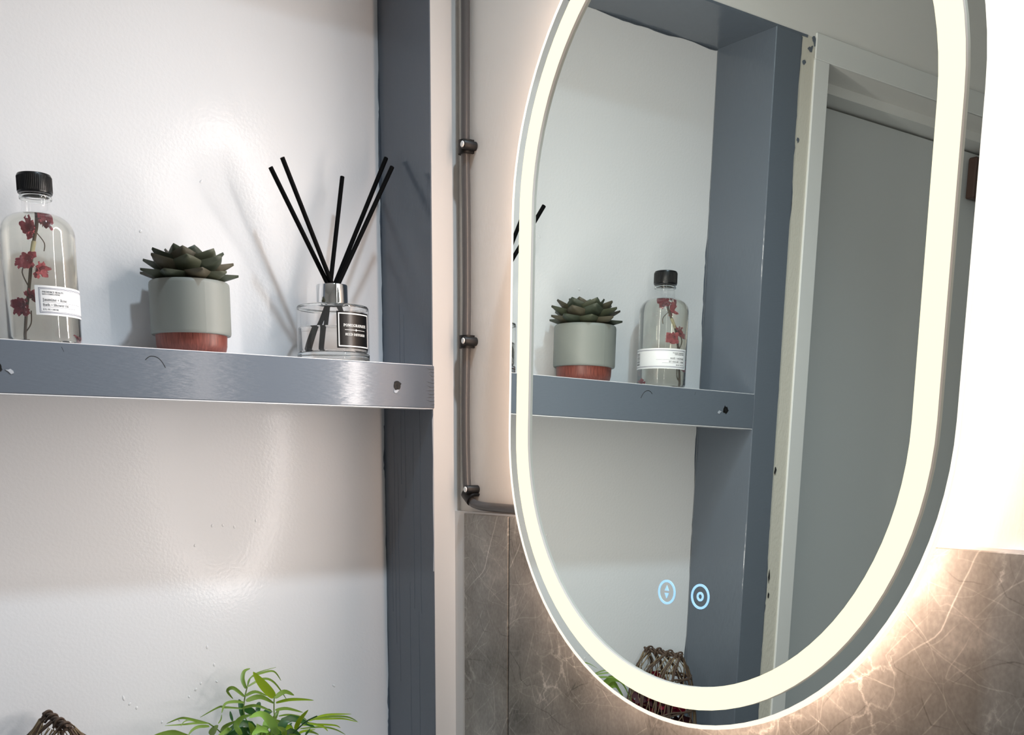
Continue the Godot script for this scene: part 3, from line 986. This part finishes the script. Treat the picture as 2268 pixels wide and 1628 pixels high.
func build_bottle() -> void:
	var t := thing("bath_oil_bottle", "clear glass bottle of pale oil with pink dried flowers inside and black cap", "bottle", at(-0.0609, 0, 0.4191))
	var R := 0.032
	var shoulder: Array = []
	for k in 9:
		var a := PI / 2 * k / 8.0
		shoulder.append(Vector2(0.0155 + (R - 0.0155) * cos(a), 0.0985 + 0.0165 * sin(a)))
	var outer: Array = [Vector2(0, 0.0016), Vector2(0.019, 0.0012), Vector2(0.0235, 0.0), Vector2(0.0285, 0.0008), Vector2(0.031, 0.003), Vector2(R, 0.007)]
	outer.append_array(shoulder)
	outer.append_array([Vector2(0.0138, 0.1165), Vector2(0.0128, 0.119), Vector2(0.0123, 0.1225), Vector2(0.0123, 0.1275), Vector2(0.0137, 0.1282), Vector2(0.0137, 0.1305), Vector2(0.0118, 0.131), Vector2(0.0118, 0.146)])
	obj("glass", lathe_mesh(outer, 64), M.bottle_glass, t)
	var fill: Array = [Vector2(0, 0.004), Vector2(0.018, 0.0037), Vector2(0.0255, 0.0026), Vector2(0.0302, 0.0045), Vector2(0.0315, 0.0078)]
	for k in 8:
		var p: Vector2 = shoulder[k]
		fill.append(Vector2(p.x - 0.0005, p.y - 0.0004))
	fill.append_array([Vector2(0.0162, 0.1142), Vector2(0.0155, 0.1148), Vector2(0.0145, 0.1145), Vector2(0, 0.1145)])
	obj("oil", lathe_mesh(fill, 64), M.bath_oil, t)
	obj("neck_ring", lathe_mesh([Vector2(0.0122, 0.1275), Vector2(0.0138, 0.1279), Vector2(0.0142, 0.1292), Vector2(0.0138, 0.1306), Vector2(0.0122, 0.131), Vector2(0.0122, 0.1275)], 48), M.solid_glass, t)
	var cap: Array = [Vector2(0.0119, 0.1325), Vector2(0.0142, 0.1325), Vector2(0.0148, 0.1332)]
	cap.append_array([Vector2(0.0148, 0.1478), Vector2(0.014, 0.1492), Vector2(0.0128, 0.1496), Vector2(0, 0.1496)])
	var c := obj("cap", lathe_mesh(cap, 48), M.cap_black, t)
	var s := Shape.new()
	for k in 60:
		var a := TAU * k / 60
		var d := Vector3(cos(a), 0, sin(a)) * 0.0148
		s.tube([d + Vector3(0, 0.1345, 0), d + Vector3(0, 0.147, 0)], [0.00038], 5)
	obj("ridges", s.done(), M.cap_black, c)
	# paper label with its print
	var start := deg_to_rad(26.0)
	var wide := 0.098
	var lr := R + 0.0002
	var low := 0.0255
	var tall := 0.0252
	var label := obj("label", wrapped([[rectangle(0, 0, wide, tall, 0.0, 48), Vector3.ZERO]], lr, start, low), M.paper_label, t)
	var sans := SystemFont.new()
	sans.font_names = PackedStringArray(["Droid Sans"])
	var serif := SystemFont.new()
	serif.font_names = PackedStringArray(["Droid Serif"])
	serif.font_italic = true
	var rules: Array = []
	for q: Array in [[0.0031, 0.0018, 0.095, 0.0023], [0.0031, 0.0228, 0.095, 0.0233], [0.0031, 0.0018, 0.0036, 0.0233], [0.0041, 0.0028, 0.094, 0.0031], [0.0041, 0.022, 0.094, 0.0223], [0.0041, 0.0028, 0.0044, 0.0223], [0.0062, 0.0109, 0.046, 0.0111], [0.0062, 0.0069, 0.038, 0.0071]]:
		rules.append([rectangle(q[0], q[1], q[2], q[3], 0.0001, 40), Vector3.ZERO])
	obj("printed_rules", wrapped(rules, lr, start, low), M.label_rule, label)
	var ink: Array = [
		[letters("PROVENCE BEAUTY", 0.0185, sans), Vector3(0.0062, 0.0197, 0.0001)],
		[letters("BATH FORMULATIONS", 0.0152, sans), Vector3(0.0062, 0.0178, 0.0001)],
		[letters("Jasmine + Rose", 0.0215, serif), Vector3(0.0062, 0.01285, 0.0001)],
		[letters("Bath + Shower Oil", 0.0232, serif), Vector3(0.0062, 0.0089, 0.0001)],
		[letters("8 FL OZ / 240 ML", 0.0133, sans), Vector3(0.0062, 0.0049, 0.0001)],
	]
	var x := 0.073
	var r := RandomNumberGenerator.new()
	r.seed = 4
	for k in 9:
		var y := 0.005 + 0.0017 * k
		ink.append([rectangle(x, y, x + 0.01, y + r.randf_range(0.0004, 0.0011), 0.0001, 6), Vector3.ZERO])
	obj("print", wrapped(ink, lr, start, low), M.label_ink, label)
	# dried sprig in the oil
	var stem := [Vector3(0.006, 0.006, 0.0165), Vector3(0.0075, 0.03, 0.0142), Vector3(0.0095, 0.055, 0.011), Vector3(0.0085, 0.075, 0.008), Vector3(0.005, 0.092, 0.004), Vector3(0.002, 0.108, 0.0)]
	var sprig := obj("dried_sprig", tube_mesh(smooth_path(stem, 5), [0.0012], 8), M.dried_stem, t)
	obj("twig", tube_mesh(smooth_path([Vector3(0.0065, 0.012, 0.016), Vector3(0.0085, 0.02, 0.0118), Vector3(0.009, 0.031, 0.0112)], 4), [0.0005], 6), M.dried_stem, sprig)
	obj("twig", tube_mesh(smooth_path([Vector3(0.009, 0.052, 0.012), Vector3(0.008, 0.063, 0.0155), Vector3(0.0085, 0.071, 0.0125)], 4), [0.0005], 6), M.dried_stem, sprig)
	obj("twig", tube_mesh(smooth_path([Vector3(0.004, 0.098, 0.002), Vector3(0.002, 0.09, -0.003), Vector3(0.002, 0.083, -0.0025)], 4), [0.0004], 6), M.dried_stem, sprig)
	obj("pale_node", tube_mesh(smooth_path([Vector3(0.0083, 0.078, 0.0076), Vector3(0.0055, 0.09, 0.0045)], 4), [0.0016], 8), M.pale_stem, sprig)
	blossom(sprig, Vector3(0.0065, 0.034, 0.0175), 0.0092, 16, 1, M.dried_rose, Vector3(0.3, 0.2, 0.9))
	blossom(sprig, Vector3(0.0085, 0.042, 0.0095), 0.009, 16, 2, M.dried_rose, Vector3(0.6, 0.5, -0.5))
	blossom(sprig, Vector3(0.0095, 0.073, 0.0115), 0.0085, 14, 3, M.dried_pink, Vector3(0.5, 0.3, 0.6))
	blossom(sprig, Vector3(0.0095, 0.066, 0.0045), 0.0085, 14, 4, M.dried_pink, Vector3(0.5, -0.2, -0.8))
	blossom(sprig, Vector3(0.003, 0.1, 0.005), 0.0075, 11, 5, M.dried_pink, Vector3(0.4, 0.1, 0.8))
	blossom(sprig, Vector3(0.002, 0.104, -0.003), 0.008, 12, 6, M.dried_rose, Vector3(0.4, 0.8, -0.3))
	blossom(sprig, Vector3(-0.0096, 0.0105, -0.02), 0.006, 8, 7, M.dried_rose, Vector3(0.2, 0.6, -0.5))

func succulent_leaf(long: float, wide: float, thick: float) -> ArrayMesh:
	# a fleshy pointed leaf along +z, flat-hollow above, keeled below
	var s := Shape.new()
	var rows := 9
	var rings: Array = []
	for i in rows + 1:
		var f := float(i) / rows
		var w := wide * 0.5 * (0.42 + 0.58 * sin(PI * minf(f / 1.16, 1.0))) if f < 0.62 else wide * 0.5 * 0.995 * pow(maxf(1.0 - (f - 0.62) / 0.38, 0.0), 0.85)
		var h := thick * (0.9 - 0.75 * f)
		var lift := 0.1 * long * f * f
		var ring: Array[Vector3] = []
		ring.append(Vector3(-w, lift + h * 0.18, long * f))
		ring.append(Vector3(-w * 0.55, lift - h * 0.75, long * f))
		ring.append(Vector3(0, lift - h, long * f))
		ring.append(Vector3(w * 0.55, lift - h * 0.75, long * f))
		ring.append(Vector3(w, lift + h * 0.18, long * f))
		ring.append(Vector3(w * 0.5, lift + h * 0.1, long * f))
		ring.append(Vector3(0, lift + h * 0.02, long * f))
		ring.append(Vector3(-w * 0.5, lift + h * 0.1, long * f))
		rings.append(ring)
	for i in rows:
		for k in 8:
			s.group(1 if k < 4 else 2)
			var j := (k + 1) % 8
			s.quad(rings[i][k], rings[i][j], rings[i + 1][j], rings[i + 1][k])
	s.group(-1)
	for k in range(1, 7):
		s.tri(rings[0][0], rings[0][k + 1], rings[0][k])
	return s.done()

func build_succulent() -> void:
	var t := thing("potted_succulent", "dark green rosette succulent in a grey pot with a reddish wooden foot", "potted plant", at(-0.0528, 0, 0.2825))
	obj("wooden_foot", lathe_mesh([Vector2(0, 0), Vector2(0.0275, 0), Vector2(0.0305, 0.0012), Vector2(0.0328, 0.0045), Vector2(0.0338, 0.009), Vector2(0.0342, 0.0185), Vector2(0, 0.0185)], 64), M.red_brown_wood, t)
	var pot := obj("pot", lathe_mesh([Vector2(0, 0.0185), Vector2(0.0362, 0.0185), Vector2(0.0374, 0.0188), Vector2(0.038, 0.0196), Vector2(0.0383, 0.0215), Vector2(0.0383, 0.0645), Vector2(0.0379, 0.067), Vector2(0.0366, 0.0684), Vector2(0.0354, 0.0684), Vector2(0.0344, 0.0672), Vector2(0.0342, 0.062), Vector2(0, 0.062)], 72), M.grey_stoneware, t)
	obj("soil", lathe_mesh([Vector2(0, 0.0619), Vector2(0.0343, 0.0619), Vector2(0.0343, 0.0635), Vector2(0.02, 0.0655), Vector2(0, 0.066)], 32), M.soil, pot)
	var tiers := [[9, 0.0455, 0.029, 0.012, -0.02, 0.0, 0.0735], [8, 0.0445, 0.03, 0.013, 0.2, 0.35, 0.0765], [7, 0.0395, 0.03, 0.013, 0.45, 0.1, 0.0775], [6, 0.0295, 0.026, 0.011, 0.7, 0.5, 0.0795], [4, 0.0195, 0.021, 0.009, 0.95, 0.2, 0.0825], [3, 0.0135, 0.013, 0.006, 1.2, 0.7, 0.0865]]
	for i in tiers.size():
		var q: Array = tiers[i]
		var meshes := [succulent_leaf(q[1], q[2], q[3]), succulent_leaf(q[1] * 0.95, q[2] * 1.05, q[3])]
		for k in int(q[0]):
			var o := obj("leaf", meshes[k % 2], M["succulent_%d" % ((k + i * 2) % 3)], t)
			var a: float = TAU * k / int(q[0]) + q[5] + rng.randf_range(-0.08, 0.08)
			o.basis = Basis(Vector3.UP, a) * Basis(Vector3.RIGHT, -(float(q[4]) + rng.randf_range(-0.05, 0.05)))
			o.position = Vector3(0, q[6], 0) + Vector3(sin(a), 0, cos(a)) * 0.002

func build_diffuser() -> void:
	var t := thing("reed_diffuser", "clear glass reed diffuser with black reeds, chrome collar and black label", "diffuser", at(-0.0478, 0, 0.129))
	var R := 0.038
	obj("glass", lathe_mesh([Vector2(0.0, 0.0096), Vector2(0.0375, 0.0096), Vector2(R, 0.01), Vector2(R, 0.0535), Vector2(0.0372, 0.0562), Vector2(0.035, 0.0574), Vector2(0.0165, 0.0584), Vector2(0.0138, 0.0596), Vector2(0.0135, 0.073)], 72), M.bottle_glass, t)
	obj("base", lathe_mesh([Vector2(0, 0.0008), Vector2(0.03, 0.0004), Vector2(0.0345, 0.0), Vector2(0.0368, 0.0006), Vector2(R, 0.0022), Vector2(R, 0.0088), Vector2(0.0374, 0.0094), Vector2(0, 0.0088)], 72), M.solid_glass, t)
	obj("oil", lathe_mesh([Vector2(0, 0.0102), Vector2(0.0345, 0.0102), Vector2(0.0358, 0.0112), Vector2(0.0362, 0.013), Vector2(0.0362, 0.035), Vector2(0.0358, 0.0354), Vector2(0.0345, 0.035), Vector2(0, 0.035)], 72), M.clear_oil, t)
	obj("shoulder", lathe_mesh([Vector2(0.0372, 0.0545), Vector2(0.0374, 0.056), Vector2(0.0366, 0.0572), Vector2(0.0345, 0.0578), Vector2(0.0338, 0.0568), Vector2(0.0355, 0.0556), Vector2(0.0372, 0.0545)], 72), M.solid_glass, t)
	obj("collar", lathe_mesh([Vector2(0.0142, 0.0592), Vector2(0.0158, 0.0592), Vector2(0.0163, 0.0597), Vector2(0.0163, 0.0785), Vector2(0.0158, 0.0793), Vector2(0.0085, 0.0793), Vector2(0.0078, 0.0788), Vector2(0.0078, 0.0745), Vector2(0.0142, 0.0745), Vector2(0.0142, 0.0592)], 64), M.chrome, t)
	# reeds: tip and foot, each crossing in the neck
	var tips := [Vector3(-0.0105, 0.1885, 0.0606), Vector3(0.0236, 0.1905, 0.064), Vector3(-0.026, 0.1946, -0.0294), Vector3(-0.022, 0.2202, -0.0812), Vector3(0.008, 0.2042, -0.0706)]
	var necks := [Vector3(0.001, 0.079, 0.0048), Vector3(0.003, 0.079, 0.001), Vector3(-0.004, 0.079, 0.0), Vector3(-0.001, 0.079, -0.0032), Vector3(0.0045, 0.079, -0.0042)]
	for k in 5:
		var tip: Vector3 = tips[k]
		var neck: Vector3 = necks[k]
		var d := (neck - tip) / (tip.y - neck.y)
		var drop := 0.0668
		var foot := neck + d * drop
		var flat := Vector2(foot.x, foot.z)
		if flat.length() > 0.032:
			var share: float = (0.032) / flat.length()
			foot = Vector3(foot.x * share, foot.y, foot.z * share)
		obj("reed", tube_mesh([tip, neck, foot], [0.0024], 12), M.reed_black, t)
	# label
	var start := deg_to_rad(22.5)
	var lr := R + 0.0002
	var side := 0.0432
	var tall := 0.0366
	var low := 0.0128
	var label := obj("label", wrapped([[rectangle(0, 0, side, tall, 0.0, 36), Vector3.ZERO]], lr, start, low), M.label_black, t)
	var white: Array = []
	var b := 0.0016
	var w := 0.0011
	for q: Array in [[b, b, side - b, b + w], [b, tall - b - w, side - b, tall - b], [b, b, b + w, tall - b], [side - b - w, b, side - b, tall - b], [0.0085, 0.0182, 0.0347, 0.0186]]:
		white.append([rectangle(q[0], q[1], q[2], q[3], 0.0001, 30), Vector3.ZERO])
	var s := Shape.new()
	s.slab(PackedVector2Array([Vector2(-0.0013, 0), Vector2(0, -0.0013), Vector2(0.0013, 0), Vector2(0, 0.0013)]), 0.0, 0.0001)
	white.append([s.done(), Vector3(0.0216, 0.0184, 0.0001)])
	var serif := SystemFont.new()
	serif.font_names = PackedStringArray(["Droid Serif"])
	serif.font_weight = 700
	for q: Array in [["POMEGRANATE", 0.0293, 0.0229], ["REED DIFFUSER", 0.0258, 0.0139]]:
		var m := letters(q[0], q[1], serif)
		white.append([m, Vector3((side - float(q[1])) * 0.5, q[2], 0.0001)])
	obj("print", wrapped(white, lr, start, low), M.label_white, label)

func leaf_blade(points: Array, wide: float) -> ArrayMesh:
	# a long folded blade that tapers to both ends
	var path := smooth_path(points, 5)
	var s := Shape.new()
	s.group(0)
	var rows: Array = []
	var n := path.size()
	for i in n:
		var f := float(i) / (n - 1)
		var t: Vector3 = (path[mini(i + 1, n - 1)] - path[maxi(i - 1, 0)]).normalized()
		var towards := Vector3(0.75, 0.35, 0.45).normalized()
		var side := t.cross(towards).normalized()
		var up := side.cross(t).normalized()
		var w := wide * 0.5 * pow(maxf(sin(PI * pow(clampf(f * 0.94 + 0.05, 0.0, 1.0), 0.72)), 0.0), 0.8) + 0.00012
		rows.append([path[i] - side * w + up * w * 0.35, path[i], path[i] + side * w + up * w * 0.35])
	for i in n - 1:
		for k in 2:
			s.quad(rows[i][k], rows[i][k + 1], rows[i + 1][k + 1], rows[i + 1][k])
	return s.done()

func points_of(flat: Array, base: Vector3) -> Array:
	var out: Array = []
	for i in range(0, flat.size(), 3):
		out.append(Vector3(flat[i], flat[i + 1], flat[i + 2]) - base)
	return out

func build_palm() -> void:
	var base := Vector3(-0.05, LOWER_SHELF, 0.222)
	var t := thing("parlour_palm", "bright green parlour palm with long narrow leaves on the lower shelf", "potted plant", at(base.x, base.y, base.z))
	var pot := obj("pot", lathe_mesh([Vector2(0, 0), Vector2(0.027, 0), Vector2(0.029, 0.001), Vector2(0.035, 0.052), Vector2(0.0352, 0.0545), Vector2(0.034, 0.055), Vector2(0.033, 0.053), Vector2(0.0325, 0.047), Vector2(0, 0.047)], 48), M.white_pot, t)
	obj("soil", lathe_mesh([Vector2(0, 0.0471), Vector2(0.032, 0.0471), Vector2(0.02, 0.0495), Vector2(0, 0.05)], 24), M.soil, pot)
	var crown := Vector3(0, 0.055, 0)
	for row: Array in PALM_STEMS:
		var path := points_of(row[0], base)
		var lowest: Vector3 = path[0]
		path.push_front(lowest.lerp(crown, 0.6) + Vector3(0.004, 0, 0))
		path.push_front(Vector3(lowest.x * 0.15, 0.046, lowest.z * 0.1))
		obj("stem", tube_mesh(smooth_path(path, 4), [maxf(row[1] * 0.55, 0.0007)], 7), M["palm_%d" % row[2]], t)
	for row: Array in PALM_LEAVES:
		obj("leaf", leaf_blade(points_of(row[0], base), row[1] * 1.05), M["palm_%d" % row[2]], t)
	# stalks and blades lower in the crown
	for k in 26:
		var a := rng.randf() * TAU
		var out := Vector3(sin(a) * 0.55, 0, cos(a))
		var reach := rng.randf_range(0.03, 0.07)
		var rise := rng.randf_range(0.02, 0.062)
		var p0 := Vector3(rng.randf_range(-0.012, 0.012), 0.048, rng.randf_range(-0.016, 0.016))
		var p1 := p0 + out * reach * 0.4 + Vector3(0, rise, 0)
		var p2 := p0 + out * reach + Vector3(0, rise * 0.8, 0)
		p2.x = clampf(p2.x, -0.042, 0.05)
		obj("leaf", leaf_blade([p0, p1, p2], rng.randf_range(0.005, 0.011)), M["palm_%d" % [0, 0, 3, 2, 3][k % 5]], t)

func build_basket() -> void:
	var place := at(-0.05, LOWER_SHELF, 0.437)
	var t := thing("wicker_basket", "twig-framed wire basket of dried petals on the lower shelf", "basket", place)
	var tall := 0.138
	# four upright bows and three rings of twisted twigs
	var ring_at := func(y: float, a: float) -> Vector3:
		var f := clampf(y / tall, 0.0, 1.0)
		var k := 1.0
		var c := cos(a)
		var d := sin(a)
		var sx := signf(c) * pow(absf(c), 0.6) * (0.041 - 0.005 * f)
		var sz := signf(d) * pow(absf(d), 0.6) * (0.0035 + 0.045 * sqrt(1.0 - f * f))
		return Vector3(sx * k, y, sz * k)
	for y: float in [0.004, 0.06, 0.105]:
		for twin in 2:
			var path: Array = []
			for k in 41:
				var a := TAU * k / 40
				path.append(ring_at.call(y + 0.0016 * sin(a * 7.0 + twin * PI) + 0.002 * sin(a * 2.0), a) + Vector3(0, 0.0014 * twin, 0))
			obj("twig_ring", tube_mesh(path, [0.0014], 7), M.twig_brown, t)
	for k in 10:
		var a := TAU * (k + 0.5) / 10
		for twin in 2:
			var path: Array = []
			for i in 9:
				var y := tall * i / 8.0
				path.append(ring_at.call(y, a + 0.05 * sin(i * 1.7 + k) + 0.04 * twin))
			obj("twig_upright", tube_mesh(path, [0.0013], 7), M.twig_brown, t)
	# twisted ridge along the top
	for twin in 3:
		var path: Array = []
		for k in 25:
			var f := float(k) / 24
			path.append(Vector3(lerpf(-0.037, 0.037, f), tall + 0.001 + 0.0022 * sin(f * 16.0 + twin * 2.1), 0.0022 * cos(f * 16.0 + twin * 2.1)))
		obj("twig_ridge", tube_mesh(path, [0.0017], 7), M.twig_brown, t)
	for q: Array in [[-0.03, 0.4], [-0.012, -0.6], [0.01, 0.5], [0.03, -0.3]]:
		obj("twig_knot", tube_mesh(smooth_path([Vector3(q[0], tall - 0.004, -0.005), Vector3(q[0] + 0.002, tall + 0.0045, -0.003), Vector3(q[0] + 0.004, tall + 0.005, 0.003), Vector3(q[0] + 0.006 * q[1], tall - 0.003, 0.007)], 4), [0.0012], 7), M.twig_brown, t)
	# wire netting
	for k in 22:
		var a0 := TAU * k / 22
		for turn: int in [-1, 1]:
			var path: Array = []
			for i in 8:
				var y := 0.006 + (tall - 0.008) * i / 7.0
				path.append(ring_at.call(y, a0 + turn * 0.11 * i + 0.06 * (i % 2)) * Vector3(0.985, 1, 0.985))
			obj("wire", tube_mesh(path, [0.00055], 5), M.wire_brown, t)
	# what lies in it
	for k in 44:
		var p := Vector3(rng.randf_range(-0.022, 0.022), rng.randf_range(0.012, 0.095), rng.randf_range(-0.024, 0.024))
		if k % 6 == 0:
			p.y = rng.randf_range(0.06, 0.095)
			var ball := SphereMesh.new()
			ball.radius = 0.0075
			ball.height = 0.0135
			ball.radial_segments = 18
			ball.rings = 9
			var o := obj("seed_pod", ball, M.seed_cream)
			o.position = place + p
			o.rotation = Vector3(rng.randf() * 3, rng.randf() * 3, 0)
			tag(o, "cream round seed pod among dried petals in the twig basket", "seed pod", "cream pods in the basket")
		else:
			var dark := k % 3 != 1
			var s := Shape.new()
			for i in 3:
				var d := Vector3(rng.randf_range(-1, 1), rng.randf_range(-0.4, 1), rng.randf_range(-1, 1)).normalized()
				petal_shape(s, Vector3.ZERO, d, d.cross(Vector3(0.2, 0.5, 0.7)).normalized(), rng.randf_range(0.018, 0.028), rng.randf_range(0.009, 0.014), rng.randf_range(0.0, 0.5))
			var o := obj("dried_petal", s.done(), M.petal_dark if dark else M.petal_red)
			o.position = place + p
			tag(o, "blackish curled dried petals inside the twig basket" if dark else "crimson curled dried petals inside the twig basket", "dried petal", "dark petals in the basket" if dark else "crimson petals in the basket")

# ---------------------------------------------------------------- scene
const LAMP_ENERGY := 1.2
const BAND_ENERGY := 0.59
const HALO_ENERGY := 0.145

func _ready() -> void:
	rng.seed = 12
	# camera: a 28 mm portrait frame of which the photograph keeps the upper part, so the lens is shifted up
	var cam := Camera3D.new()
	cam.name = "camera"
	add_child(cam)
	cam.basis = Basis(Vector3(0.59951445, 0.00500645, -0.80034827), Vector3(-0.15766665, 0.98112432, -0.11196562), Vector3(0.7846806, 0.19331323, 0.58898756)).orthonormalized()
	cam.position = at(1.06755, -0.09801, 0.7274)
	cam.projection = Camera3D.PROJECTION_FRUSTUM
	cam.near = 0.05
	cam.far = 30.0
	cam.size = 1628.0 / 2519.8 * 0.05
	cam.frustum_offset = Vector2(0.0, (1512.0 - 814.0) / 2519.8 * 0.05)
	cam.keep_aspect = Camera3D.KEEP_HEIGHT
	cam.current = true
	var we := WorldEnvironment.new()
	we.name = "environment"
	var e := Environment.new()
	e.background_mode = Environment.BG_COLOR
	e.background_color = Color(0, 0, 0)
	e.tonemap_mode = Environment.TONE_MAPPER_LINEAR
	e.tonemap_exposure = 1.0
	e.sdfgi_enabled = true
	e.ssao_enabled = true
	e.ssil_enabled = true
	we.environment = e
	add_child(we)
	make_materials()
	build_lamp()
	build_room()
	build_door()
	build_mirror()
	build_shelf("niche_shelf", "grey fronted niche shelf holding the bottle, succulent and diffuser", 0.0, true)
	build_shelf("niche_shelf", "lower niche shelf under the palm and the twig basket", LOWER_SHELF, false)
	build_cable()
	build_bottle()
	build_succulent()
	build_diffuser()
	build_palm()
	build_basket()
